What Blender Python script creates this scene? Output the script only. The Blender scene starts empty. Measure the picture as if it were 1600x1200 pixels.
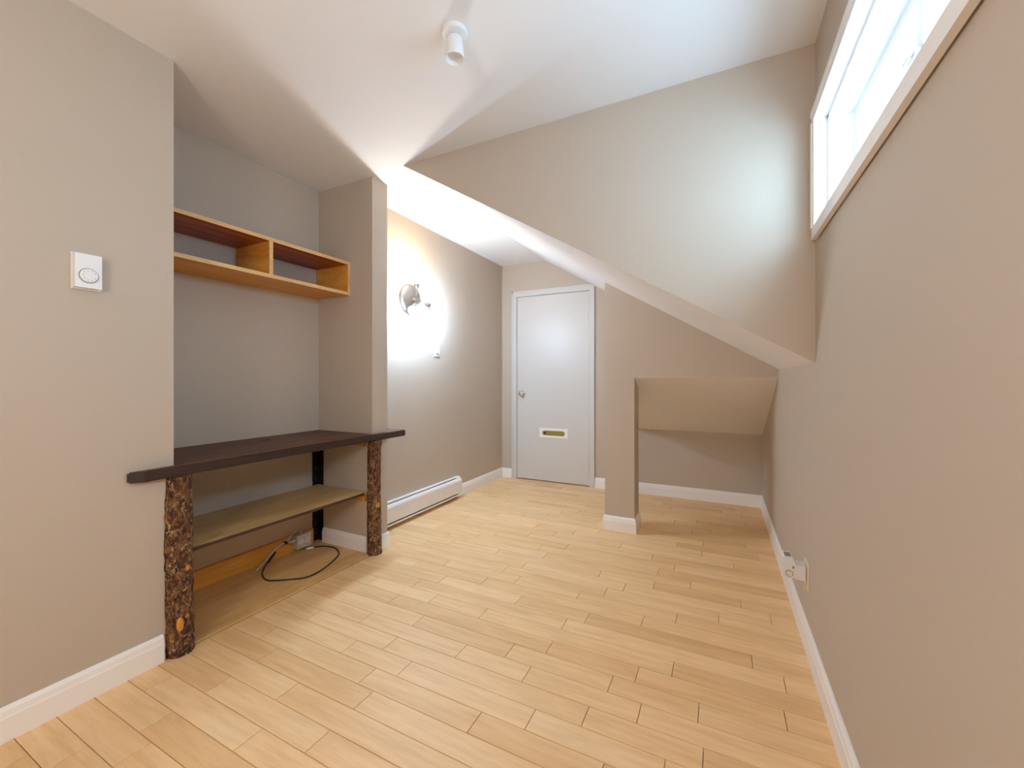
import bpy, bmesh, math, random
from mathutils import Vector, Matrix, noise

random.seed(7)
PI = math.pi
C = bpy.context.scene.collection
scn = bpy.context.scene

# ------------------------------------------------------------------ camera
H = 1.134                                   # lens height above the floor
cam_d = bpy.data.cameras.new('camera')
cam = bpy.data.objects.new('camera', cam_d)
C.objects.link(cam)
cam.location = (0, 0, H)
cam.rotation_euler = (PI / 2, 0, math.radians(26.64))
cam_d.sensor_width = 36.0
cam_d.lens = 650 / 1600 * 36.0
cam_d.shift_y = -8 / 1600
cam_d.clip_start = 0.02
scn.camera = cam

# ------------------------------------------------------------------ light
world = bpy.data.worlds.new('overcast_sky')
scn.world = world
world.use_nodes = True
wn = world.node_tree.nodes
wn['Background'].inputs[0].default_value = (0.50, 0.77, 1.06, 1)
wn['Background'].inputs[1].default_value = 13.0

def portal(name, loc, rot, sx, sy):
    d = bpy.data.lights.new(name, 'AREA')
    d.shape = 'RECTANGLE'
    d.size, d.size_y = sx, sy
    d.cycles.is_portal = True
    o = bpy.data.objects.new(name, d)
    o.location, o.rotation_euler = loc, rot
    C.objects.link(o)
    return o

portal('window_portal', (0.50, 1.29, 1.90), (0, PI / 2, 0), 0.44, 1.24)

FILL = 38.0                                  # added unseen fill behind the lens for the rest of the room's light
fill_d = bpy.data.lights.new('rear_fill_light', 'POINT')
fill_d.energy = FILL
fill_d.color = (1.0, 0.98, 0.96)
fill_d.shadow_soft_size = 0.22
fill_light = bpy.data.objects.new('rear_fill_light', fill_d)
fill_light.location = (-0.55, -1.05, 1.50)
C.objects.link(fill_light)
BULB = 570.0                                  # radiance of the three globe bulbs
scn.view_settings.view_transform = 'Standard'
scn.view_settings.look = 'None'
scn.view_settings.gamma = 1.0
scn.view_settings.use_curve_mapping = False
scn.view_settings.exposure = 0.42
scn.cycles.max_bounces = 14
scn.cycles.diffuse_bounces = 10
scn.cycles.transparent_max_bounces = 12
scn.cycles.caustics_reflective = False
scn.cycles.caustics_refractive = False
scn.cycles.sample_clamp_indirect = 6.0

# ------------------------------------------------------------------ dimensions (metres)
XL = -1.77 * H        # left wall face (also face of the stub wall)
XA = -2.214 * H       # back of the desk alcove
XS = -2.0 * H         # left wall beyond the stub wall
XR = 0.29 * H         # right wall face
XO = -2.38 * H        # outer side, left
YA = 0.797 * H        # near side of the alcove
YB = 1.757 * H        # far side of the alcove (stub wall)
YC = 1.876 * H        # far side of the stub wall
YD = 1.741 * H        # dormer cheek
YK = 2.76 * H         # knee wall
YE = 3.76 * H         # end wall
YR = -1.55            # rear wall, behind the lens
ZC = 2.15 * H         # ceiling
X_CREASE = -1.53 * H
Z_EAVE = 1.055 * H
def slope_z(x):
    return ZC + (x - X_CREASE) * (Z_EAVE - ZC) / (XR - X_CREASE)

# ------------------------------------------------------------------ materials
def srgb(r, g, b):
    def f(c):
        c /= 255
        return c / 12.92 if c <= 0.04045 else ((c + 0.055) / 1.055) ** 2.4
    return (f(r), f(g), f(b), 1)

def mat(name, col, rough=0.5, metal=0.0, spec=0.5):
    m = bpy.data.materials.new(name)
    m.use_nodes = True
    b = m.node_tree.nodes['Principled BSDF']
    b.inputs['Base Color'].default_value = col
    b.inputs['Roughness'].default_value = rough
    b.inputs['Metallic'].default_value = metal
    b.inputs['Specular IOR Level'].default_value = spec
    return m

class NT:
    def __init__(s, m):
        s.t = m.node_tree
        s.b = s.t.nodes['Principled BSDF']
    def n(s, typ, **kw):
        nd = s.t.nodes.new(typ)
        for k, v in kw.items():
            if k in nd.inputs.keys():
                nd.inputs[k].default_value = v
            else:
                setattr(nd, k, v)
        return nd
    def l(s, a, b):
        s.t.links.new(a, b)
    def coords(s, scale, kind='Object', offset=None):
        tc = s.n('ShaderNodeTexCoord')
        mp = s.n('ShaderNodeMapping')
        mp.inputs['Scale'].default_value = scale
        s.l(tc.outputs[kind], mp.inputs['Vector'])
        if offset is not None:
            s.l(offset, mp.inputs['Location'])
        return mp.outputs['Vector']
    def noise(s, vec, scale, detail=4, rough=0.55, dist=0.0):
        nd = s.n('ShaderNodeTexNoise', Scale=scale, Detail=detail, Roughness=rough, Distortion=dist)
        s.l(vec, nd.inputs['Vector'])
        return nd.outputs['Fac']
    def ramp(s, fac, stops):
        r = s.n('ShaderNodeValToRGB')
        e = r.color_ramp.elements
        while len(e) < len(stops):
            e.new(0.5)
        for i, (p, c) in enumerate(stops):
            e[i].position = p
            e[i].color = c
        s.l(fac, r.inputs['Fac'])
        return r.outputs['Color']
    def mix(s, fac, a, b, mode='MIX'):
        m = s.n('ShaderNodeMix', data_type='RGBA', blend_type=mode)
        for sock, v in ((m.inputs[0], fac), (m.inputs[6], a), (m.inputs[7], b)):
            if hasattr(v, 'is_output'):
                s.l(v, sock)
            else:
                sock.default_value = v
        return m.outputs[2]
    def bump(s, height, strength, dist=0.01):
        b = s.n('ShaderNodeBump', Strength=strength, Distance=dist)
        s.l(height, b.inputs['Height'])
        s.l(b.outputs['Normal'], s.b.inputs['Normal'])

def paint(name, col, rough, bump=0.06):
    m = mat(name, col, rough, spec=0.35)
    t = NT(m)
    v = t.coords((1, 1, 1))
    t.bump(t.noise(v, 220, 3), bump, 0.002)
    big = t.noise(v, 1.3, 2)
    c2 = tuple(c * 0.96 for c in col[:3]) + (1,)
    t.l(t.mix(big, col, c2), t.b.inputs['Base Color'])
    return m

M_WALL = paint('wall_paint_taupe', (0.520, 0.450, 0.372, 1), 0.55)
M_CEIL = paint('ceiling_paint_white', (0.81, 0.80, 0.795, 1), 0.7)
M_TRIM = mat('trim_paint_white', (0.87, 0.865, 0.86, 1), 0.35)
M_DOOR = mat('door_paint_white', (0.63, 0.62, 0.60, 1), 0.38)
M_WHITE = mat('white_plastic', (0.78, 0.785, 0.79, 1), 0.35)
M_IVORY = mat('ivory_plastic', (0.78, 0.70, 0.58, 1), 0.4)
M_GREY = mat('grey_print', (0.20, 0.19, 0.19, 1), 0.5)
M_HEAT = mat('heater_enamel_white', (0.82, 0.79, 0.79, 1), 0.3)
M_DARK = mat('dark_slot', (0.03, 0.026, 0.024, 1), 0.7)
M_SUB = mat('subfloor_dark', (0.10, 0.055, 0.025, 1), 0.9)
M_STEEL = mat('brushed_nickel', (0.62, 0.60, 0.58, 1), 0.28, 1.0)
M_CHROME = mat('polished_chrome', (0.72, 0.71, 0.70, 1), 0.12, 1.0)
M_GALV = mat('galvanised_steel', (0.58, 0.56, 0.52, 1), 0.4, 0.45)
M_BRASS = mat('aged_brass', (0.34, 0.27, 0.07, 1), 0.45, 0.7)
M_RUBBER = mat('black_rubber', (0.018, 0.013, 0.012, 1), 0.5)

def wood(name, dark, mid, light, along, fine=60, rough=0.45, big=3.0, bumps=0.05, streak=0.12, rnd=False):
    """grain stretched along one axis ('x', 'y' or 'z')"""
    m = mat(name, mid, rough)
    t = NT(m)
    sc = [1, 1, 1]
    sc['xyz'.index(along)] = streak
    off = None
    if rnd:
        oi = t.n('ShaderNodeObjectInfo')
        comb = t.n('ShaderNodeVectorMath', operation='SCALE')
        comb.inputs[0].default_value = (37, 53, 71)
        t.l(oi.outputs['Random'], comb.inputs['Scale'])
        off = comb.outputs[0]
    v = t.coords(sc, offset=off)
    g1 = t.noise(v, big * 4, 5, 0.6, 0.8)
    g2 = t.noise(v, fine, 4, 0.6)
    c = t.ramp(g1, [(0.30, dark), (0.5, mid), (0.72, light)])
    c2 = t.ramp(g2, [(0.35, (0.80, 0.76, 0.70, 1)), (0.6, (1, 1, 1, 1))])
    c = t.mix(0.55, c, c2, 'MULTIPLY')
    if rnd:
        tone = t.ramp(oi.outputs['Random'], [(0.0, (0.88, 0.83, 0.76, 1)), (0.14, (0.96, 0.94, 0.91, 1)), (0.6, (1, 1, 1, 1)), (1.0, (1.03, 1.04, 1.06, 1))])
        c = t.mix(1.0, c, tone, 'MULTIPLY')
    t.l(c, t.b.inputs['Base Color'])
    t.bump(g2, bumps, 0.002)
    return m

M_FLOOR = wood('maple_floor', (0.78, 0.51, 0.245, 1), (0.86, 0.595, 0.315, 1), (0.89, 0.65, 0.375, 1), 'x', fine=45, rough=0.5, big=1.6, bumps=0.03, streak=0.10, rnd=True)
M_DESK = wood('dark_stained_wood', (0.028, 0.0085, 0.004, 1), (0.095, 0.035, 0.017, 1), (0.20, 0.090, 0.048, 1), 'y', fine=70, rough=0.55, big=5, bumps=0.25, streak=0.07)
M_DESKEDGE = wood('darker_desk_edge', (0.013, 0.005, 0.003, 1), (0.032, 0.013, 0.008, 1), (0.060, 0.028, 0.018, 1), 'y', fine=70, rough=0.5, big=5, bumps=0.25, streak=0.1)  # desktop side faces, in a darker tone than the top
M_PINE = wood('pine_board', (0.60, 0.24, 0.028, 1), (0.72, 0.33, 0.048, 1), (0.80, 0.42, 0.085, 1), 'y', fine=60, big=3, streak=0.08)
M_PINEX = wood('pine_upright', (0.56, 0.22, 0.028, 1), (0.68, 0.30, 0.045, 1), (0.75, 0.39, 0.08, 1), 'x', fine=60, big=3, streak=0.2)
M_EDGE = wood('pine_edge', (0.64, 0.38, 0.14, 1), (0.73, 0.46, 0.20, 1), (0.79, 0.54, 0.27, 1), 'y', fine=60, big=2, streak=0.1)
M_CEDAR = wood('red_cedar', (0.13, 0.022, 0.005, 1), (0.33, 0.085, 0.018, 1), (0.55, 0.20, 0.05, 1), 'y', fine=50, big=6, streak=0.06)
M_PLY = wood('plywood', (0.58, 0.35, 0.13, 1), (0.70, 0.45, 0.19, 1), (0.76, 0.53, 0.26, 1), 'y', fine=40, big=1.4, rough=0.5, streak=0.2)
M_PLYEDGE = mat('dark_shelf_edge', (0.055, 0.025, 0.014, 1), 0.6)
M_KNOT = wood('cut_knot_wood', (0.46, 0.18, 0.03, 1), (0.68, 0.30, 0.05, 1), (0.76, 0.42, 0.11, 1), 'z', fine=90, big=6, streak=0.3)

def bark():
    m = mat('rough_bark', (0.1, 0.05, 0.03, 1), 0.85)
    t = NT(m)
    v = t.coords((1, 1, 0.55))
    a = t.noise(v, 46, 7, 0.68, 0.9)
    base = t.ramp(a, [(0.36, (0.018, 0.005, 0.002, 1)), (0.47, (0.085, 0.026, 0.008, 1)), (0.56, (0.20, 0.085, 0.030, 1)), (0.70, (0.36, 0.20, 0.085, 1))])
    b = t.noise(t.coords((1, 1, 0.62)), 105, 6, 0.7, 0.5)
    k = t.ramp(b, [(0.53, (0, 0, 0, 1)), (0.60, (1, 1, 1, 1))])
    big = t.ramp(t.noise(t.coords((1, 1, 0.7)), 22, 4), [(0.42, (0.05, 0.05, 0.05, 1)), (0.58, (1, 1, 1, 1))])
    kk = t.mix(1.0, k, big, 'MULTIPLY')
    c = t.mix(kk, base, (0.58, 0.42, 0.24, 1))
    t.l(c, t.b.inputs['Base Color'])
    t.bump(b, 0.9, 0.008)
    return m
M_BARK = bark()

def iron():
    m = mat('blackened_iron', (0.02, 0.013, 0.012, 1), 0.5, 0.5)
    t = NT(m)
    n_ = t.noise(t.coords((1, 1, 1)), 75, 4, 0.6)
    t.l(t.ramp(n_, [(0.60, (0.020, 0.011, 0.010, 1)), (0.70, (0.16, 0.13, 0.115, 1))]), t.b.inputs['Base Color'])
    return m
M_IRON = iron()

def glass():
    m = bpy.data.materials.new('window_glass')
    m.use_nodes = True
    nt = m.node_tree
    nt.nodes.clear()
    out = nt.nodes.new('ShaderNodeOutputMaterial')
    tr = nt.nodes.new('ShaderNodeBsdfTransparent')
    tr.inputs[0].default_value = (0.95, 0.985, 0.98, 1)
    gl = nt.nodes.new('ShaderNodeBsdfGlossy')
    gl.inputs['Roughness'].default_value = 0.02
    lw = nt.nodes.new('ShaderNodeLayerWeight')
    pw = nt.nodes.new('ShaderNodeMath')
    pw.operation = 'POWER'
    pw.inputs[1].default_value = 5.0
    nt.links.new(lw.outputs['Facing'], pw.inputs[0])
    fr = nt.nodes.new('ShaderNodeMath')
    fr.operation = 'MULTIPLY_ADD'
    fr.inputs[1].default_value = 0.9
    fr.inputs[2].default_value = 0.04
    nt.links.new(pw.outputs[0], fr.inputs[0])
    mx = nt.nodes.new('ShaderNodeMixShader')
    nt.links.new(fr.outputs[0], mx.inputs[0])
    nt.links.new(tr.outputs[0], mx.inputs[1])
    nt.links.new(gl.outputs[0], mx.inputs[2])
    nt.links.new(mx.outputs[0], out.inputs[0])
    return m
M_GLASS = glass()

def bulb_mat(name, col, strength):
    m = mat(name, (0.9, 0.9, 0.88, 1), 0.4)
    b = m.node_tree.nodes['Principled BSDF']
    b.inputs['Emission Color'].default_value = col
    b.inputs['Emission Strength'].default_value = strength
    return m
M_BULB_WARM = bulb_mat('lit_bulb_warm', (1.0, 0.80, 0.56, 1), BULB * 0.9)
M_BULB_COOL = bulb_mat('lit_bulb_cool', (0.68, 0.93, 1.25, 1), BULB)

# ------------------------------------------------------------------ mesh helpers
def obj(name, bm, m, parent=None, smooth=False, bevel=0.0, seg=2):
    me = bpy.data.meshes.new(name)
    if bevel:
        bmesh.ops.bevel(bm, geom=[e for e in bm.edges if len(e.link_faces) == 2 and e.calc_face_angle(0) > 0.5],
                        offset=bevel, segments=seg, affect='EDGES', profile=0.6)
    bmesh.ops.recalc_face_normals(bm, faces=bm.faces)
    bm.to_mesh(me)
    bm.free()
    for x in (m if isinstance(m, (list, tuple)) else [m]):
        me.materials.append(x)
    if smooth:
        for p in me.polygons:
            p.use_smooth = True
    o = bpy.data.objects.new(name, me)
    C.objects.link(o)
    if parent is not None:
        o.parent = parent
        o.matrix_parent_inverse = parent_inverse(parent)
    return o

def parent_inverse(p):
    mw = Matrix.LocRotScale(p.location, p.rotation_euler, p.scale)
    if p.parent is not None:
        mw = parent_inverse(p.parent).inverted() @ p.matrix_parent_inverse @ mw
    return mw.inverted()

def thing(name, label, cat, loc, group=None):
    o = bpy.data.objects.new(name, None)
    o.empty_display_size = 0.05
    o.location = loc
    C.objects.link(o)
    o['label'], o['category'] = label, cat
    if group:
        o['group'] = group
    return o

def tag(o, label, cat, group=None):
    o['label'], o['category'] = label, cat
    if group:
        o['group'] = group
    return o

def struct(o):
    o['kind'] = 'structure'
    return o

def box(bm, x0, x1, y0, y1, z0, z1):
    vs = [bm.verts.new(p) for p in ((x0, y0, z0), (x1, y0, z0), (x1, y1, z0), (x0, y1, z0),
                                    (x0, y0, z1), (x1, y0, z1), (x1, y1, z1), (x0, y1, z1))]
    for f in ((3, 2, 1, 0), (4, 5, 6, 7), (0, 1, 5, 4), (1, 2, 6, 5), (2, 3, 7, 6), (3, 0, 4, 7)):
        bm.faces.new([vs[i] for i in f])
    return vs

def boxo(name, dims, m, parent=None, bevel=0.0, seg=2):
    bm = bmesh.new()
    box(bm, *dims)
    return obj(name, bm, m, parent, bevel=bevel, seg=seg)

def prism(bm, poly, axis, a0, a1):
    """poly: 2-D points in the two other axes (in x,y,z order), extruded along axis from a0 to a1"""
    def mk(p, a):
        q = list(p)
        q.insert('xyz'.index(axis), a)
        return bm.verts.new(q)
    lo = [mk(p, a0) for p in poly]
    hi = [mk(p, a1) for p in poly]
    n = len(poly)
    bm.faces.new(lo[::-1])
    bm.faces.new(hi)
    for i in range(n):
        bm.faces.new((lo[i], lo[(i + 1) % n], hi[(i + 1) % n], hi[i]))

def lathe(bm, prof, origin, axis, n=32):
    """prof: (radius, distance along axis) pairs, revolved"""
    ax = Vector(axis).normalized()
    u = ax.orthogonal().normalized()
    w = ax.cross(u)
    o = Vector(origin)
    rings = []
    for r, d in prof:
        if r < 1e-6:
            rings.append([bm.verts.new(o + ax * d)])
        else:
            rings.append([bm.verts.new(o + ax * d + (u * math.cos(2 * PI * k / n) + w * math.sin(2 * PI * k / n)) * r) for k in range(n)])
    for a, b in zip(rings, rings[1:]):
        for k in range(n):
            k2 = (k + 1) % n
            if len(a) == 1 and len(b) == 1:
                continue
            if len(a) == 1:
                bm.faces.new((a[0], b[k2], b[k]))
            elif len(b) == 1:
                bm.faces.new((a[k], a[k2], b[0]))
            else:
                bm.faces.new((a[k], a[k2], b[k2], b[k]))
    for r in (rings[0], rings[-1]):
        if len(r) > 1:
            bm.faces.new(r)

def smooth_path(pts, n=8):
    P = [Vector(p) for p in pts]
    out = []
    for i in range(len(P) - 1):
        p0, p1, p2, p3 = P[max(i - 1, 0)], P[i], P[i + 1], P[min(i + 2, len(P) - 1)]
        for k in range(n):
            t = k / n
            out.append(0.5 * ((2 * p1) + (p2 - p0) * t + (2 * p0 - 5 * p1 + 4 * p2 - p3) * t * t + (3 * p1 - p0 - 3 * p2 + p3) * t ** 3))
    out.append(P[-1])
    return out

def tube(bm, pts, r, n=10, ribs=None):
    P = [Vector(p) for p in pts]
    rings = []
    up = None
    for i, p in enumerate(P):
        d = (P[min(i + 1, len(P) - 1)] - P[max(i - 1, 0)]).normalized()
        if up is None:
            up = d.orthogonal().normalized()
        else:
            up = (up - d * up.dot(d)).normalized()
        w = d.cross(up)
        rr = r if ribs is None else r * (1 + ribs * (i % 2))
        rings.append([bm.verts.new(p + (up * math.cos(2 * PI * k / n) + w * math.sin(2 * PI * k / n)) * rr) for k in range(n)])
    for a, b in zip(rings, rings[1:]):
        for k in range(n):
            bm.faces.new((a[k], a[(k + 1) % n], b[(k + 1) % n], b[k]))
    bm.faces.new(rings[0][::-1])
    bm.faces.new(rings[-1])

# ================================================================== STRUCTURE
floor = struct(boxo('floor', (XO, XR + 0.16, YR - 0.12, YE + 0.16, -0.15, -0.014), M_SUB))
ceiling = struct(boxo('ceiling', (XO, XR + 0.16, YR - 0.12, YE + 0.12, ZC, ZC + 0.1), M_CEIL))

# solid blocks that make the left side
struct(boxo('wall_left', (XO, XL, YR - 0.12, YA, 0, ZC), M_WALL))
struct(boxo('wall_left_alcove', (XO, XA, YA, YB, 0, ZC), M_WALL))
struct(boxo('wall_left_stub', (XO, XL, YB, YC, 0, ZC), M_WALL, bevel=0.003))
struct(boxo('wall_left_far', (XO, XS, YC, YE + 0.12, 0, ZC), M_WALL))

# end wall with its door opening
DX0, DX1, DZ = -2.072, -1.236, 2.062          # door slab opening
bm = bmesh.new()
box(bm, XS, DX0 - 0.012, YE, YE + 0.12, 0, ZC)
box(bm, DX1 + 0.012, XR + 0.16, YE, YE + 0.12, 0, ZC)
box(bm, DX0 - 0.012, DX1 + 0.012, YE, YE + 0.12, DZ + 0.012, ZC)
struct(obj('wall_back', bm, M_WALL))

# right wall with the high window opening
WY0, WY1, WZ0, WZ1 = 0.68, 1.885, 1.705, 2.100     # clear opening of the window
bm = bmesh.new()
T = 0.16
box(bm, XR, XR + T, YR - 0.12, YE + 0.12, 0, WZ0 - 0.012)
box(bm, XR, XR + T, YR - 0.12, YE + 0.12, WZ1 + 0.012, ZC)
box(bm, XR, XR + T, YR - 0.12, WY0 - 0.012, WZ0 - 0.012, WZ1 + 0.012)
box(bm, XR, XR + T, WY1 + 0.012, YE + 0.12, WZ0 - 0.012, WZ1 + 0.012)
bmesh.ops.remove_doubles(bm, verts=bm.verts, dist=1e-5)
struct(obj('wall_right', bm, M_WALL))

# rear wall behind the lens
struct(boxo('wall_rear', (XL, XR, YR - 0.12, YR, 0, ZC), M_WALL))

# added unseen panel behind the door, blocks light leaking under it
struct(boxo('wall_light_block', (DX0 - 0.1, DX1 + 0.1, YE + 0.12, YE + 0.16, 0, DZ + 0.1), M_WALL))

# dormer cheek, sloped roof ceiling, knee wall, niche
bm = bmesh.new()
prism(bm, [(X_CREASE, ZC), (XR, ZC), (XR, Z_EAVE)], 'y', YD, YD + 0.02)
bm.faces.ensure_lookup_table()
bm.normal_update()
for f in bm.faces:
    c = f.calc_center_median()
    if YD + 0.002 < c.y < YD + 0.018 and c.z < ZC - 0.01 and c.x < XR - 0.01:
        f.material_index = 1
struct(obj('wall_dormer', bm, [M_WALL, M_CEIL]))
bm = bmesh.new()
prism(bm, [(X_CREASE, ZC), (XR, ZC), (XR, Z_EAVE)], 'y', YD + 0.02, YE)
struct(obj('ceiling_slope', bm, M_CEIL))

XK = -0.69 * H
ZN0, ZN1 = 1.008 * H, 0.565 * H
def hexa(bm, pts):
    vs = [bm.verts.new(p) for p in pts]
    for f in ((3, 2, 1, 0), (4, 5, 6, 7), (0, 1, 5, 4), (1, 2, 6, 5), (2, 3, 7, 6), (3, 0, 4, 7)):
        bm.faces.new([vs[i] for i in f])
bm = bmesh.new()
e = 0.012
hexa(bm, [(XK, YK, ZN0), (XR, YK, ZN0), (XR, YE, ZN1 + e), (XK, YE, ZN1 + e),
          (XK, YK, slope_z(XK) + 0.01), (XR, YK, slope_z(XR) + 0.01), (XR, YE, slope_z(XR) + 0.01), (XK, YE, slope_z(XK) + 0.01)])
struct(obj('wall_knee', bm, M_WALL))
bm = bmesh.new()
hexa(bm, [(XK, YK, ZN0 - 0.0005), (XR, YK, ZN0 - 0.0005), (XR, YE, ZN1), (XK, YE, ZN1),
          (XK, YK, ZN0), (XR, YK, ZN0), (XR, YE, ZN1 + e), (XK, YE, ZN1 + e)])
struct(obj('ceiling_niche', bm, M_CEIL))
PX0, PX1, PY1 = XK, -0.566, 2.914 * H
bm = bmesh.new()
def niche_z(y):
    return ZN0 + (y - YK) * (ZN1 - ZN0) / (YE - YK)
hexa(bm, [(PX0, YK, 0), (PX1, YK, 0), (PX1, PY1, 0), (PX0, PY1, 0),
          (PX0, YK, ZN0), (PX1, YK, ZN0), (PX1, PY1, niche_z(PY1)), (PX0, PY1, niche_z(PY1))])
struct(obj('wall_post', bm, M_WALL))

# ------------------------------------------------------------------ baseboards
BH, BT = 0.108, 0.015
BPROF = [(0, 0), (BT, 0), (BT, BH - 0.034), (BT - 0.002, BH - 0.029), (BT - 0.004, BH - 0.012), (0.005, BH), (0, BH)]
def base_run(bm, p0, p1, nrm, ext0=0, ext1=0):
    """profile extruded along the wall from p0 to p1; nrm points into the room"""
    a, b, n_ = Vector((*p0, 0)), Vector((*p1, 0)), Vector((*nrm, 0))
    d = (b - a).normalized()
    lo, hi = [], []
    for t, z in BPROF:
        lo.append(bm.verts.new(a + n_ * t - d * ext0 * t / BT + Vector((0, 0, z))))
        hi.append(bm.verts.new(b + n_ * t + d * ext1 * t / BT + Vector((0, 0, z))))
    k = len(BPROF)
    bm.faces.new(lo[::-1])
    bm.faces.new(hi)
    for i in range(k):
        bm.faces.new((lo[i], lo[(i + 1) % k], hi[(i + 1) % k], hi[i]))
def baseboard(name, runs):
    bm = bmesh.new()
    for r in runs:
        base_run(bm, *r)
    return struct(obj(name, bm, M_TRIM))
LEG_L = (XL - 0.010, 0.925)
LEG_R = (XL + 0.004, YB + 0.020)
baseboard('baseboard_left', [((XL, YR), (XL, 0.866), (1, 0))])
baseboard('baseboard_stub', [((XL, YB + 0.066), (XL, YC), (1, 0), 0, BT), ((XL, YC), (XS + 0.07, YC), (0, 1), BT, 0)])
baseboard('baseboard_alcove', [((XA + 0.052, YB), (XL - 0.042, YB), (0, -1))])
baseboard('baseboard_left_far', [((XS, 3.335), (XS, YE), (1, 0), 0, -BT)])
baseboard('baseboard_back', [((XS, YE), (DX0 - 0.066, YE), (0, -1), -BT, 0), ((DX1 + 0.066, YE), (XR, YE), (0, -1), 0, -BT)])
baseboard('baseboard_right', [((XR, YR), (XR, YE), (-1, 0), 0, -BT)])
baseboard('baseboard_post', [((PX0, YK), (PX1, YK), (0, -1), BT, BT), ((PX1, YK), (PX1, PY1), (1, 0), BT, BT),
                             ((PX1, PY1), (PX0, PY1), (0, 1), BT, BT), ((PX0, PY1), (PX0, YK), (-1, 0), BT, BT)])

# ------------------------------------------------------------------ floor planks, each its own piece of the floor
PW = 0.0828 * H
GAP = 0.0020
plank_cache = {}
def plank_mesh(L):
    key = round(L, 3)
    if key not in plank_cache:
        bm = bmesh.new()
        box(bm, 0, L, 0, PW - GAP, -0.0138, 0)
        bmesh.ops.bevel(bm, geom=[e_ for e_ in bm.edges if all(v.co.z > -0.001 for v in e_.verts)], offset=0.0009, segments=1, affect='EDGES')
        bmesh.ops.recalc_face_normals(bm, faces=bm.faces)
        me = bpy.data.meshes.new('plank')
        bm.to_mesh(me)
        bm.free()
        me.materials.append(M_FLOOR)
        plank_cache[key] = me
    return plank_cache[key]
rng = random.Random(11)
row0 = 0.580 * H
k0 = int(math.floor((0.22 - row0) / PW))
k1 = int(math.ceil((YE - row0) / PW))
rest = bmesh.new()
n_planks = 0
prev = []
for k in range(int(math.floor((YR - row0) / PW)), k1):
    y = row0 + k * PW
    left = XL if y < YC - 0.02 else XS
    if y + PW > YE + 0.1:
        continue
    x, joints = left + 0.001, []
    first = True
    while x < XR - 0.02:
        for _ in range(12):
            L = rng.choice((0.30, 0.36, 0.42, 0.48, 0.54, 0.60, 0.68, 0.76, 0.86))
            if first:
                L = rng.choice((0.14, 0.2, 0.26, 0.34, 0.42, 0.5, 0.6))
            if all(abs(x + L - j) > 0.07 for j in prev):
                break
        first = False
        if x + L > XR - 0.10:
            L = XR - 0.001 - x
        if k >= k0:
            o = bpy.data.objects.new('plank', plank_mesh(L - GAP))
            o.location = (x, y, 0)
            o.parent = floor
            C.objects.link(o)
            n_planks += 1
        else:
            box(rest, x, x + L - GAP, y, y + PW - GAP, -0.0138, 0)
        x += L
        joints.append(x)
    prev = joints
r_ = obj('rear_planks', rest, M_FLOOR, floor)
r_['kind'] = 'stuff'

# ------------------------------------------------------------------ window in the right wall
win = struct(thing('window_1', 'high wide white framed slider window in the right wall', 'window', (XR, (WY0 + WY1) / 2, WZ0)))
del win['label'], win['category']
CW, CP = 0.044, 0.020           # casing width and how far it stands proud
xf = XR - CP
bm = bmesh.new()
box(bm, xf, XR - 0.005, WY0 - CW, WY1 + CW, WZ0 - CW, WZ0)
box(bm, XR - 0.005, XR, WY0 - CW, WY1 + CW, WZ0 - CW + 0.012, WZ0)
obj('bottom_casing', bm, M_TRIM, win)
bm = bmesh.new()
box(bm, xf, XR, WY0 - CW, WY1 + CW, WZ1, WZ1 + CW)
box(bm, xf - 0.004, xf, WY0 - CW, WY1 + CW, WZ1 + 0.026, WZ1 + CW)
obj('top_casing', bm, M_TRIM, win)
bm = bmesh.new()
box(bm, xf, XR, WY1, WY1 + CW, WZ0, WZ1)
box(bm, xf - 0.004, xf, WY1 + 0.026, WY1 + CW, WZ0, WZ1)
obj('side_casing', bm, M_TRIM, win)
bm = bmesh.new()
box(bm, xf, XR, WY0 - CW, WY0, WZ0, WZ1)
obj('side_casing', bm, M_TRIM, win, bevel=0.002, seg=1)
# jamb lining, a step deep
bm = bmesh.new()
jx = XR + 0.150
for (a, b, c, d) in ((WY0 - 0.012, WY1 + 0.012, WZ0 - 0.012, WZ0), (WY0 - 0.012, WY1 + 0.012, WZ1, WZ1 + 0.012),
                     (WY0 - 0.012, WY0, WZ0, WZ1), (WY1, WY1 + 0.012, WZ0, WZ1)):
    box(bm, XR - 0.001, jx, a, b, c, d)
s = 0.014
for (a, b, c, d) in ((WY0, WY1, WZ0, WZ0 + s * 0.4), (WY0, WY1, WZ1 - s, WZ1), (WY0, WY0 + s, WZ0, WZ1), (WY1 - s, WY1, WZ0, WZ1)):
    box(bm, XR + 0.022, jx, a, b, c, d)
obj('jamb_lining', bm, M_TRIM, win)
# two sliding sashes
ymid = 1.335
def sash(y0, y1, x0, tilt=0):
    bm = bmesh.new()
    fw = 0.034
    z0, z1 = WZ0 + 0.006, WZ1 - s
    box(bm, x0, x0 + 0.026, y0, y1, z0, z0 + fw)
    box(bm, x0, x0 + 0.026, y0, y1, z1 - fw, z1)
    box(bm, x0, x0 + 0.026, y0, y0 + fw, z0 + fw, z1 - fw)
    box(bm, x0, x0 + 0.026, y1 - fw, y1, z0 + fw, z1 - fw)
    so = obj('sash', bm, M_TRIM, win)
    boxo('pane', (x0 + 0.010, x0 + 0.015, y0 + fw - 0.004, y1 - fw + 0.004, z0 + fw - 0.004, z1 - fw + 0.004), M_GLASS, so)
    return so
s1 = sash(ymid - 0.03, WY1 - s, XR + 0.096)
s2 = sash(WY0 + s, ymid + 0.03, XR + 0.123)
bm = bmesh.new()
box(bm, XR + 0.084, XR + 0.096, ymid - 0.022, ymid + 0.022, WZ0 + 0.20, WZ0 + 0.215)
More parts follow.
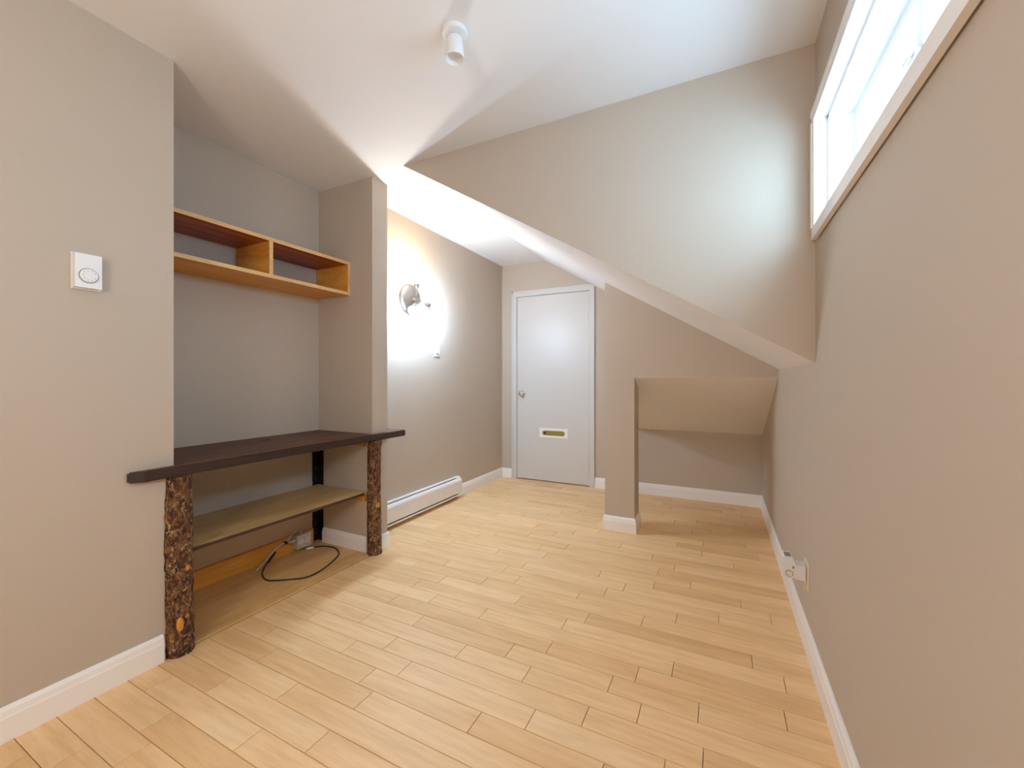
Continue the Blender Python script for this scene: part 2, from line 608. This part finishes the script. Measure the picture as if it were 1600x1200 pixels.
box(bm, XR + 0.076, XR + 0.084, ymid - 0.006, ymid + 0.030, WZ0 + 0.203, WZ0 + 0.212)
obj('latch', bm, M_STEEL, win, bevel=0.002, seg=1)

# ------------------------------------------------------------------ door in the end wall
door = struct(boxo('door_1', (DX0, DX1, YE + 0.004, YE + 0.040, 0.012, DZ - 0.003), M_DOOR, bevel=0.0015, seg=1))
TW = 0.062
bm = bmesh.new()
for (a, b, c, d) in ((DX0 - TW, DX0 - 0.006, 0, DZ + 0.006), (DX1 + 0.006, DX1 + TW, 0, DZ + 0.006), (DX0 - TW, DX1 + TW, DZ + 0.006, DZ + TW)):
    box(bm, a, b, YE - 0.013, YE, c, d)
    # raised outer band of the moulding
for (a, b, c, d) in ((DX0 - TW, DX0 - TW + 0.018, 0, DZ + TW), (DX1 + TW - 0.018, DX1 + TW, 0, DZ + TW), (DX0 - TW, DX1 + TW, DZ + TW - 0.018, DZ + TW)):
    box(bm, a, b, YE - 0.018, YE - 0.013, c, d)
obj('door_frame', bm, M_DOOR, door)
bm = bmesh.new()
for (a, b, c, d) in ((DX0 - 0.012, DX0 - 0.003, 0, DZ), (DX1 + 0.003, DX1 + 0.012, 0, DZ), (DX0 - 0.012, DX1 + 0.012, DZ, DZ + 0.012)):
    box(bm, a, b, YE - 0.004, YE + 0.11, c, d)
box(bm, DX0, DX1, YE + 0.042, YE + 0.055, DZ - 0.02, DZ)
obj('door_jamb', bm, M_DOOR, door)
kx, kz = -2.006, 0.968
bm = bmesh.new()
lathe(bm, [(0, 0), (0.030, 0), (0.032, 0.003), (0.029, 0.008), (0.012, 0.011), (0.011, 0.028), (0.020, 0.033), (0.0265, 0.044), (0.0255, 0.056), (0.016, 0.063), (0, 0.064)],
      (kx, YE + 0.004, kz), (0, -1, 0), 28)
kn = obj('door_knob', bm, M_CHROME, door, smooth=True)
# latch edge plate
boxo('latch_plate', (DX0 - 0.002, DX0 + 0.004, YE + 0.001, YE + 0.006, kz - 0.03, kz + 0.03), M_STEEL, door)
# mail slot: white plate with a rounded brass slot
sx, sz = -1.632, 0.540
bm = bmesh.new()
box(bm, sx - 0.165, sx + 0.165, YE - 0.004, YE + 0.005, sz - 0.052, sz + 0.052)
mp = obj('slot_plate', bm, M_TRIM, door, bevel=0.003, seg=1)
bm = bmesh.new()
pts = []
for k in range(12):
    a = PI / 2 + PI * k / 11
    pts.append((sx - 0.105 + 0.026 * math.cos(a), sz + 0.026 * math.sin(a)))
for k in range(12):
    a = -PI / 2 + PI * k / 11
    pts.append((sx + 0.105 + 0.026 * math.cos(a), sz + 0.026 * math.sin(a)))
prism(bm, pts, 'y', YE - 0.006, YE - 0.003)
obj('brass_slot', bm, M_BRASS, door)['label'] = 'rounded brass letter slot'
bm = bmesh.new()
lathe(bm, [(0, 0), (0.014, 0), (0.014, 0.002), (0, 0.002)], (sx - 0.098, YE - 0.006, sz), (0, -1, 0), 16)
obj('slot_pull', bm, M_DARK, door)
for hz in (1.80, 0.222):
    bm = bmesh.new()
    lathe(bm, [(0, -0.005), (0.004, -0.003), (0.006, 0), (0.006, 0.09), (0.004, 0.093), (0, 0.095)], (DX1 + 0.003, YE - 0.003, hz - 0.045), (0, 0, 1), 12)
    obj('hinge', bm, M_STEEL, door)

# ================================================================== DESK
desk = thing('built_in_desk', 'dark stained plank desk on bark covered log legs filling the alcove', 'desk', (XL, (YA + YB) / 2, 0))
ZT, TH = 0.779, 0.041
xfront = -1.735 * H
bev = 0.035
poly = [(xfront - bev * 0.75, 0.752), (xfront, 0.752 + bev * 1.1), (xfront, 2.262), (xfront - 0.008, 2.270), (-1.90 * H, 2.270), (-1.90 * H, YC + 0.004), (XL + 0.003, YC + 0.004),
        (XL + 0.003, YB - 0.003), (XA + 0.004, YB - 0.003), (XA + 0.004, YA + 0.003), (XL + 0.003, YA + 0.003), (XL + 0.003, 0.752)]
bm = bmesh.new()
prism(bm, poly, 'z', ZT - TH, ZT)
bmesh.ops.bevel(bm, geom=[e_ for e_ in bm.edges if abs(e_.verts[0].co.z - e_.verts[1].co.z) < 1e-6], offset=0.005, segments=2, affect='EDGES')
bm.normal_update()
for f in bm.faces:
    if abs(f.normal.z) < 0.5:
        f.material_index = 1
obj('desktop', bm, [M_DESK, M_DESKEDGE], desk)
bm = bmesh.new()
lathe(bm, [(0, 0), (0.024, 0), (0.026, 0.0015), (0.026, 0.003), (0.018, 0.003), (0.017, 0.0005), (0, 0.0005)], (-2.36, 1.52, ZT - 0.0012), (0, 0, 1), 24)
obj('cable_hole', bm, M_RUBBER, desk)['label'] = 'small black cable hole near the back of the top'

def log_leg(cx, cy, r, seed, keep):
    bm = bmesh.new()
    n, m = 72, 150
    top = ZT - TH - 0.001
    rings = []
    for j in range(m + 1):
        z = top * j / m
        bx = cx + 0.006 * math.sin(z * 3.1 + seed)
        by = cy + 0.004 * math.sin(z * 4.3 + seed * 2)
        ring = []
        for k in range(n):
            a = 2 * PI * k / n
            q = Vector((math.cos(a) * 1.2, math.sin(a) * 1.2, z * 6 + seed * 9))
            big = noise.noise(q * 1.5) * 0.0025
            mid = noise.noise(Vector((q.x * 4.5, q.y * 4.5, q.z * 2.6))) * 0.0034
            ridge = (abs(noise.noise(Vector((q.x * 9, q.y * 9, q.z * 3.4)))) - 0.2) * 0.0060 + noise.noise(Vector((q.x * 16, q.y * 16, q.z * 8))) * 0.0016
            rr = r * (1.03 - 0.05 * z) + big + mid + ridge
            x, y = bx + rr * math.cos(a), by + rr * math.sin(a)
            x, y = keep(x, y)
            ring.append(bm.verts.new((x, y, z)))
        rings.append(ring)
    for a, b in zip(rings, rings[1:]):
        for k in range(n):
            bm.faces.new((a[k], a[(k + 1) % n], b[(k + 1) % n], b[k]))
    bm.faces.new(rings[0][::-1])
    bm.faces.new(rings[-1])
    return obj('log_leg', bm, M_BARK, desk, smooth=True)
def keep_l(x, y):          # scribed around the end of the left wall
    if y < YA + 0.001 and x < XL + 0.001:
        return (XL + 0.001, y) if XL - x < YA - y + 0.02 else (x, YA + 0.001)
    return x, y
def keep_r(x, y):          # scribed around the corner of the stub wall
    if y > YB - 0.001 and x < XL + 0.001:
        return (XL + 0.001, y) if XL - x < y - YB else (x, YB - 0.001)
    return x, y
leg1 = log_leg(LEG_L[0], LEG_L[1], 0.0475, 1.3, keep_l)
leg2 = log_leg(LEG_R[0], LEG_R[1], 0.0400, 4.1, keep_r)
def knot(leg, c, d, rad, rz, lab):
    """cut branch end: an oval disc standing proud of the bark"""
    bm = bmesh.new()
    lathe(bm, [(0, -0.012), (rad, -0.012), (rad, 0.0015), (rad * 0.86, 0.0035), (0, 0.003)], (0, 0, 0), d, 20)
    for v in bm.verts:
        v.co.z *= rz
        v.co += Vector(c)
    o = obj('knot', bm, M_KNOT, leg)
    o['label'] = lab
view = Vector((1.78, -0.82, 0)).normalized()
def on_leg(L, r, ang, z):
    a = math.atan2(view.y, view.x) + ang
    return (L[0] + r * math.cos(a), L[1] + r * math.sin(a), z), (math.cos(a), math.sin(a), 0)
c_, d_ = on_leg(LEG_L, 0.0555, 0.10, 0.135)
knot(leg1, c_, d_, 0.0120, 2.4, 'long oval orange cut in the bark')
c_, d_ = on_leg(LEG_L, 0.0515, 0.55, 0.160)
knot(leg1, c_, d_, 0.0085, 1.0, 'small orange branch stub')
c_, d_ = on_leg(LEG_L, 0.0500, 0.62, 0.355)
knot(leg1, c_, d_, 0.0095, 1.2, 'small round branch stub')
c_, d_ = on_leg(LEG_R, 0.0420, 0.05, 0.325)
knot(leg2, c_, d_, 0.0130, 1.25, 'round pale branch stub')

# under-shelf with its dark front edge, cleats, iron angle post
ZS = 0.354 * H
bm = bmesh.new()
box(bm, XA + 0.004, -1.805 * H, YA + 0.004, YB - 0.004, ZS - 0.012, ZS)
sh = obj('under_shelf', bm, M_PLY, desk)
boxo('edge_strip', (-1.805 * H, -1.805 * H + 0.004, YA + 0.02, YB - 0.03, ZS - 0.014, ZS + 0.0005), M_PLYEDGE, sh)['label'] = 'thin dark front edge'
for sx_, sy_, ln, an in ((-2.095, 1.105, 0.040, 0.4), (-2.125, 1.118, 0.050, 1.5), (-2.100, 1.128, 0.045, 0.9), (-2.130, 1.150, 0.030, 0.2)):
    bm = bmesh.new()
    dx, dy = math.cos(an), math.sin(an)
    P2 = [(sx_ - dx * ln / 2, sy_ - dy * ln / 2), (sx_ + dy * 0.0012, sy_ - dx * 0.0012), (sx_ + dx * ln / 2, sy_ + dy * ln / 2), (sx_ - dy * 0.0012, sy_ + dx * 0.0012)]
    prism(bm, P2, 'z', ZS - 0.0005, ZS + 0.0004)
    obj('scuff_mark', bm, M_PLYEDGE, sh)
cl = boxo('cleat', (XA + 0.09, XL - 0.045, YB - 0.020, YB - 0.002, ZS - 0.058, ZS - 0.013), M_PINEX, desk, bevel=0.0015, seg=1)
M_SCREW = mat('red_screw', (0.30, 0.02, 0.01, 1), 0.4)
for cx in (-2.235, -2.12):
    bm = bmesh.new()
    lathe(bm, [(0, 0), (0.005, 0), (0.005, 0.0015), (0, 0.002)], (cx, YB - 0.020, ZS - 0.034), (0, -1, 0), 12)
    obj('screw', bm, M_SCREW, cl)
boxo('cleat', (XA + 0.09, XL - 0.055, YB - 0.020, YB - 0.002, ZT - TH - 0.040, ZT - TH - 0.001), M_PINEX, desk, bevel=0.0015, seg=1)
boxo('cleat', (XA + 0.09, XL - 0.045, YA + 0.002, YA + 0.020, ZS - 0.058, ZS - 0.013), M_PINEX, desk, bevel=0.0015, seg=1)
bm = bmesh.new()
fl = 0.046
def holed_flange(bm, horizontal):
    """a strip with slotted holes cut right through it, built from bars"""
    z0, z1, w0, w1 = 0.016, ZT - TH - 0.001, 0.0, fl
    slots = [0.06 + 0.075 * i for i in range(9)]
    def bar(a0, a1, b0, b1):
        if horizontal:
            box(bm, XA + 0.003, XA + 0.006, YB - 0.006 - a1, YB - 0.006 - a0, b0, b1)
        else:
            box(bm, XA + 0.006 + a0, XA + 0.006 + a1, YB - 0.006, YB - 0.003, b0, b1)
    bar(w0, 0.0205, z0, z1)
    bar(0.0255, w1, z0, z1)
    z = z0
    for q in slots:
        bar(0.0205, 0.0255, z, q)
        z = q + 0.013
    bar(0.0205, 0.0255, z, z1)
holed_flange(bm, True)
holed_flange(bm, False)
obj('angle_post', bm, M_IRON, desk)['label'] = 'black slotted iron angle standing in the corner'

# plywood sheet on the alcove floor and the pine board along its back
def arc(cx, cy, r, a0, a1, n=14):
    return [(cx + r * math.cos(math.radians(a0 + (a1 - a0) * k / n)), cy + r * math.sin(math.radians(a0 + (a1 - a0) * k / n))) for k in range(n + 1)]
pp = [(XA + 0.001, YA + 0.001)]
pp += [p_ for p_ in arc(LEG_L[0], LEG_L[1], 0.056, 235, 75) if p_[1] > YA + 0.001 and p_[0] < XL - 0.001]
pp += [(XL - 0.001, LEG_L[1] + 0.056)]
pp += [(XL - 0.001, LEG_R[1] - 0.050)]
pp += [p_ for p_ in arc(LEG_R[0], LEG_R[1], 0.049, 268, 180) if p_[1] < YB - 0.001 and p_[0] < XL - 0.001]
pp += [(LEG_R[0] - 0.049, YB - 0.001), (XA + 0.001, YB - 0.001)]
bm = bmesh.new()
prism(bm, pp, 'z', 0.0005, 0.010)
ply = tag(obj('plywood_sheet', bm, M_PLY), 'thin tan plywood sheet covering the floor under the desk', 'plywood')
pine = tag(boxo('pine_board', (XA + 0.002, XA + 0.022, YA + 0.002, YB - 0.058, 0.0105, 0.112), M_PINE, bevel=0.002, seg=1),
           'bare orange pine board standing along the wall under the desk', 'board')

# ------------------------------------------------------------------ metal outlet box with its cables
jb = thing('outlet_box', 'small grey metal outlet box with two sockets against the pine board', 'outlet', (XA + 0.04, 1.83, 0.0105))
bx0, bx1, by0, by1, bz0, bz1 = XA + 0.023, XA + 0.066, 1.777, 1.878, 0.032, 0.115
boxo('metal_box', (bx0, bx1, by0, by1, bz0, bz1), M_GALV, jb, bevel=0.004)
fp = boxo('face_plate', (bx1, bx1 + 0.003, by0 - 0.002, by1 + 0.002, bz0 - 0.002, bz1 + 0.002), M_GALV, jb, bevel=0.001, seg=1)
for yy in (1.804, 1.851):
    bm = bmesh.new()
    lathe(bm, [(0, 0), (0.0185, 0), (0.0175, 0.0025), (0, 0.0025)], (bx1 + 0.003, yy, 0.074), (1, 0, 0), 24)
    rc = obj('socket_face', bm, M_IVORY, fp)
    rc['label'] = 'ivory socket face'
    bm = bmesh.new()
    for dz in (-0.006, 0.006):
        box(bm, bx1 + 0.0056, bx1 + 0.0062, yy - 0.002, yy + 0.006, 0.076 + dz - 0.0012, 0.076 + dz + 0.0012)
    box(bm, bx1 + 0.0056, bx1 + 0.0062, yy - 0.011, yy - 0.006, 0.0735, 0.0785)
    obj('socket_slots', bm, M_DARK, fp)
bm = bmesh.new()
lathe(bm, [(0, 0), (0.011, 0), (0.011, 0.010), (0.014, 0.010), (0.014, 0.014), (0.009, 0.014), (0.009, 0.030), (0, 0.030)], (XA + 0.043, by0, 0.085), (0, -1, 0), 16)
obj('connector', bm, M_GALV, jb)
bm = bmesh.new()
p = smooth_path([(XA + 0.043, by0 - 0.025, 0.085), (XA + 0.045, 1.715, 0.094), (XA + 0.05, 1.675, 0.096), (XA + 0.058, 1.63, 0.080), (XA + 0.066, 1.585, 0.052), (XA + 0.078, 1.54, 0.028), (XA + 0.09, 1.50, 0.0165)], 14)
tube(bm, p, 0.0052, 10, ribs=0.14)
obj('armoured_cable', bm, M_GALV, jb)['label'] = 'silver ribbed cable'
bm = bmesh.new()
p = smooth_path([(XA + 0.045, by0 + 0.05, bz1 + 0.001), (XA + 0.045, by0 + 0.02, 0.142), (XA + 0.047, by0 - 0.02, 0.132), (XA + 0.053, 1.715, 0.104)], 8)
tube(bm, p, 0.0035, 8)
obj('jumper_wire', bm, M_GALV, jb)
bm = bmesh.new()
lathe(bm, [(0, 0), (0.010, 0), (0.010, 0.02), (0, 0.02)], (XA + 0.048, 1.722, 0.096), (0.05, -1, 0.1), 14)
obj('cable_clamp', bm, M_RUBBER, jb)

cord_pts = [(XA + 0.090, 1.865, 0.016), (-2.40, 1.908, 0.014), (-2.345, 1.935, 0.014), (-2.271, 1.935, 0.014), (-2.189, 1.888, 0.014), (-2.148, 1.828, 0.014), (-2.110, 1.740, 0.014), (-2.085, 1.652, 0.014),
            (-2.092, 1.577, 0.014), (-2.150, 1.522, 0.014), (-2.214, 1.474, 0.014), (-2.265, 1.458, 0.014), (-2.335, 1.482, 0.014), (-2.388, 1.520, 0.018), (-2.410, 1.560, 0.042), (-2.422, 1.600, 0.070), (-2.421, 1.618, 0.082), (-2.408, 1.594, 0.068), (-2.400, 1.560, 0.040)]
bm = bmesh.new()
tube(bm, smooth_path(cord_pts, 8), 0.0042, 10)
cord = tag(obj('power_cord', bm, M_RUBBER, smooth=True), 'thin black cord lying in a loose loop on the plywood', 'cord')
bm = bmesh.new()
d0 = Vector((-2.40, 1.908, 0.014)) - Vector(cord_pts[0])
lathe(bm, [(0, 0), (0.006, 0), (0.006, 0.035), (0.004, 0.045), (0, 0.045)], Vector(cord_pts[0]) - d0.normalized() * 0.03, d0, 12)
obj('cord_end', bm, M_WHITE, cord)['label'] = 'pale sleeve at the end of the cord'

# ------------------------------------------------------------------ wall shelf of pine boards
ws = thing('wall_shelf', 'open pine box shelf with one divider high in the alcove', 'shelf', (XA, YB, 1.688))
sx0, sx1 = XA + 0.001, -2.203
sy0, sy1 = YA + 0.002, YB - 0.001
sz0, sz1, bt = 1.688, 1.909, 0.020
def board(name, dims, mats, bevel=0.0):
    bm = bmesh.new()
    box(bm, *dims)
    bm.normal_update()
    for f in bm.faces:
        if f.normal.x > 0.5 or f.normal.x < -0.5:
            f.material_index = 1
    return obj(name, bm, mats, ws)
board('top_board', (sx0, sx1, sy0, sy1, sz1 - bt, sz1), [M_CEDAR, M_EDGE])
board('bottom_board', (sx0, sx1, sy0, sy1, sz0, sz0 + bt), [M_PINE, M_EDGE])
board('divider', (sx0, sx1 - 0.0004, 1.437, 1.458, sz0 + bt, sz1 - bt), [M_PINEX, M_EDGE])
board('end_panel', (sx0, sx1 - 0.0004, sy1 - bt, sy1, sz0 + bt, sz1 - bt), [M_PINEX, M_EDGE])
board('end_panel', (sx0, sx1 - 0.0004, sy0, sy0 + bt, sz0 + bt, sz1 - bt), [M_PINEX, M_EDGE])

# ------------------------------------------------------------------ thermostat
th = thing('thermostat', 'white wall thermostat with round dial beside the desk alcove', 'thermostat', (XL, 0.638, 1.51))
tx = XL + 0.028
boxo('thermostat_base', (XL, XL + 0.007, 0.600, 0.676, 1.448, 1.573), M_WHITE, th, bevel=0.001, seg=1)
boxo('housing', (XL + 0.007, tx, 0.603, 0.673, 1.452, 1.570), M_WHITE, th, bevel=0.004)
bm = bmesh.new()
lathe(bm, [(0, -0.001), (0.0262, -0.001), (0.0262, 0.0006), (0, 0.0006)], (tx, 0.638, 1.495), (1, 0, 0), 36)
obj('dial_recess', bm, M_GREY, th)
bm = bmesh.new()
lathe(bm, [(0, 0.0005), (0.0242, 0.0005), (0.0236, 0.006), (0.0215, 0.0075), (0, 0.0078)], (tx, 0.638, 1.495), (1, 0, 0), 36)
dl = obj('dial', bm, M_WHITE, th)
bm = bmesh.new()
for k in range(9):
    a = math.radians(30 + k * 37.5)
    yy, zz = 0.638 + 0.0165 * math.cos(a), 1.495 + 0.0165 * math.sin(a)
    box(bm, tx + 0.0077, tx + 0.0080, yy - 0.0012, yy + 0.0012, zz - 0.0012, zz + 0.0012)
obj('dial_marks', bm, M_GREY, dl)

# ------------------------------------------------------------------ wall sconce with three globe bulbs
SC = Vector((XS, 2.660, 1.780))
sc_ = thing('wall_sconce', 'round nickel wall light with three bare lit globe bulbs', 'wall light', SC)
bm = bmesh.new()
lathe(bm, [(0, 0), (0.124, 0), (0.127, 0.004), (0.126, 0.010), (0.118, 0.019), (0.095, 0.030), (0.055, 0.038), (0.020, 0.041), (0, 0.0415)], SC, (1, 0, 0), 64)
obj('backplate', bm, M_STEEL, sc_, smooth=True)
bm = bmesh.new()
lathe(bm, [(0, 0.036), (0.016, 0.038), (0.016, 0.052), (0.007, 0.058), (0.006, 0.066), (0, 0.069)], SC, (1, 0, 0), 24)
obj('finial', bm, M_CHROME, sc_, smooth=True)
for ang, m_ in ((113, M_BULB_WARM), (226, M_BULB_COOL), (341, M_BULB_COOL)):
    a = math.radians(ang)
    d = Vector((0, math.cos(a), math.sin(a)))
    o_ = Vector((1, 0, 0))
    ax = (d + o_ * 0.30).normalized()
    base = SC + d * 0.078 + o_ * 0.098
    bm = bmesh.new()
    tube(bm, smooth_path([SC + d * 0.015 + o_ * 0.034, SC + d * 0.022 + o_ * 0.068, SC + d * 0.045 + o_ * 0.088, base + ax * 0.006], 8), 0.006, 12)
    arm = obj('arm', bm, M_STEEL, sc_, smooth=True)
    bm = bmesh.new()
    lathe(bm, [(0, 0), (0.008, 0), (0.017, 0.008), (0.021, 0.018), (0.021, 0.040), (0.019, 0.042), (0.014, 0.042), (0, 0.040)], base, ax, 24)
    obj('socket_cup', bm, M_STEEL, arm, smooth=True)
    R = 0.034
    cz = 0.080
    bm = bmesh.new()
    prof = [(0, 0.040), (0.013, 0.0405), (0.014, 0.048)]
    for k in range(7):
        t = -1.05 + 0.95 * k / 6
        prof.append((R * math.cos(t), cz + R * math.sin(t)))
    prof.append((0, cz + R * math.sin(-0.10) + 0.001))
    lathe(bm, prof, base, ax, 32)
    obj('bulb_collar', bm, M_WHITE, arm, smooth=True)
    bm = bmesh.new()
    prof = [(0, cz - 0.002)]
    for k in range(12):
        t = -0.08 + (PI / 2 + 0.08) * k / 11
        prof.append((max(R * math.cos(t), 0), cz + R * math.sin(t)))
    lathe(bm, prof, base, ax, 32)
    bo = obj('bulb', bm, m_, arm, smooth=True)
    bo['label'] = 'warm white glowing bulb' if m_ is M_BULB_WARM else 'cool white glowing bulb'

# ------------------------------------------------------------------ switch, heater, outlet, plug-in, ceiling spot
sw = thing('light_switch', 'white light switch below and to the far side of the sconce', 'switch', (XS, 3.018, 1.395))
boxo('switch_plate', (XS, XS + 0.006, 2.979, 3.057, 1.332, 1.458), M_WHITE, sw, bevel=0.002)
boxo('slide_track', (XS + 0.006, XS + 0.008, 2.999, 3.037, 1.355, 1.436), M_WHITE, sw, bevel=0.0008, seg=1)
boxo('switch_lever', (XS + 0.008, XS + 0.016, 3.007, 3.029, 1.366, 1.382), M_WHITE, sw, bevel=0.002)
boxo('switch_slot', (XS + 0.0078, XS + 0.0085, 3.016, 3.020, 1.384, 1.430), M_GREY, sw)

hy0, hy1 = YC + 0.004, 3.330
ht = thing('baseboard_heater', 'long low white electric heater on the wall below the sconce', 'heater', (XS, (hy0 + hy1) / 2, 0.02))
hp = [(XS + 0.001, 0.030), (XS + 0.001, 0.200), (XS + 0.006, 0.205), (XS + 0.026, 0.205), (XS + 0.030, 0.200), (XS + 0.030, 0.192), (XS + 0.012, 0.184), (XS + 0.012, 0.030)]
bm = bmesh.new()
prism(bm, hp, 'y', hy0 + 0.004, hy1 - 0.004)
obj('back_panel', bm, M_HEAT, ht)
fp_ = [(XS + 0.060, 0.055), (XS + 0.063, 0.060), (XS + 0.063, 0.168), (XS + 0.057, 0.182), (XS + 0.038, 0.190), (XS + 0.038, 0.187), (XS + 0.055, 0.179), (XS + 0.060, 0.167), (XS + 0.060, 0.062)]
bm = bmesh.new()
prism(bm, fp_, 'y', hy0 + 0.004, hy1 - 0.004)
obj('front_cover', bm, M_HEAT, ht)
bm = bmesh.new()
prism(bm, [(XS + 0.012, 0.030), (XS + 0.060, 0.030), (XS + 0.064, 0.034), (XS + 0.064, 0.044), (XS + 0.060, 0.046), (XS + 0.058, 0.036), (XS + 0.012, 0.036)], 'y', hy0 + 0.004, hy1 - 0.004)
obj('bottom_lip', bm, M_HEAT, ht)
boxo('heating_element', (XS + 0.016, XS + 0.046, hy0 + 0.01, hy1 - 0.01, 0.06, 0.15), M_DARK, ht)
for a, b in ((hy0, hy0 + 0.06), (hy1 - 0.06, hy1)):
    bm = bmesh.new()
    prism(bm, [(XS + 0.001, 0.028), (XS + 0.001, 0.207), (XS + 0.036, 0.207), (XS + 0.062, 0.176), (XS + 0.066, 0.160), (XS + 0.066, 0.030)], 'y', a, b)
    obj('end_cap', bm, M_HEAT, ht, bevel=0.002, seg=1)

po = thing('wall_outlet', 'cream outlet plate low on the right wall by the plug-in unit', 'outlet', (XR, 2.14, 0.30))
boxo('outlet_plate', (XR - 0.006, XR, 2.105, 2.180, 0.243, 0.362), M_IVORY, po, bevel=0.002)
for zz in (0.283, 0.322):
    bm = bmesh.new()
    lathe(bm, [(0, 0), (0.017, 0), (0.016, 0.0025), (0, 0.0025)], (XR - 0.006, 2.142, zz), (-1, 0, 0), 24)
    obj('socket_face', bm, M_IVORY, po)

pl = thing('plug_in_unit', 'white plug-in unit with round grille standing out from the right wall outlet', 'plug-in', (XR - 0.009, 2.142, 0.322))
bm = bmesh.new()
box(bm, XR - 0.045, XR - 0.0095, 2.112, 2.172, 0.285, 0.345)
obj('plug_body', bm, M_WHITE, pl, bevel=0.006)
bm = bmesh.new()
prism(bm, [(XR - 0.090, 0.296), (XR - 0.084, 0.288), (XR - 0.056, 0.288), (XR - 0.045, 0.294), (XR - 0.045, 0.350), (XR - 0.058, 0.376), (XR - 0.086, 0.376), (XR - 0.090, 0.371)], 'y', 2.108, 2.176)
obj('housing', bm, M_WHITE, pl, bevel=0.004)
bm = bmesh.new()
lathe(bm, [(0, 0.0005), (0.0120, 0.0005), (0.0120, 0.0022), (0, 0.0022)], (XR - 0.068, 2.108, 0.308), (0, -1, 0), 28)
obj('round_grille', bm, M_IVORY, pl)
bm = bmesh.new()
lathe(bm, [(0, 0), (0.0145, 0), (0.0145, 0.0008), (0, 0.0008)], (XR - 0.068, 2.108, 0.308), (0, -1, 0), 28)
obj('grille_rim', bm, M_GREY, pl)
boxo('front_button', (XR - 0.057, XR - 0.051, 2.1072, 2.109, 0.330, 0.341), M_GREY, pl)
boxo('top_vent', (XR - 0.083, XR - 0.060, 2.118, 2.166, 0.3755, 0.3768), M_GREY, pl)

cs = thing('ceiling_spot', 'small white cylinder spotlight on the flat ceiling', 'ceiling light', (-0.894, 1.301, ZC))
bm = bmesh.new()
lathe(bm, [(0, 0), (0.050, 0), (0.050, 0.010), (0.046, 0.014), (0.012, 0.016), (0.012, 0.03), (0, 0.03)], (-0.894, 1.301, ZC), (0, 0, -1), 36)
obj('canopy', bm, M_WHITE, cs)
bm = bmesh.new()
lathe(bm, [(0, 0.024), (0.026, 0.024), (0.030, 0.030), (0.037, 0.098), (0.0375, 0.102), (0.034, 0.102), (0.030, 0.080), (0, 0.076)], (-0.894, 1.301, ZC), (0, 0, -1), 36)
obj('lamp_head', bm, M_WHITE, cs)

print('planks', n_planks)
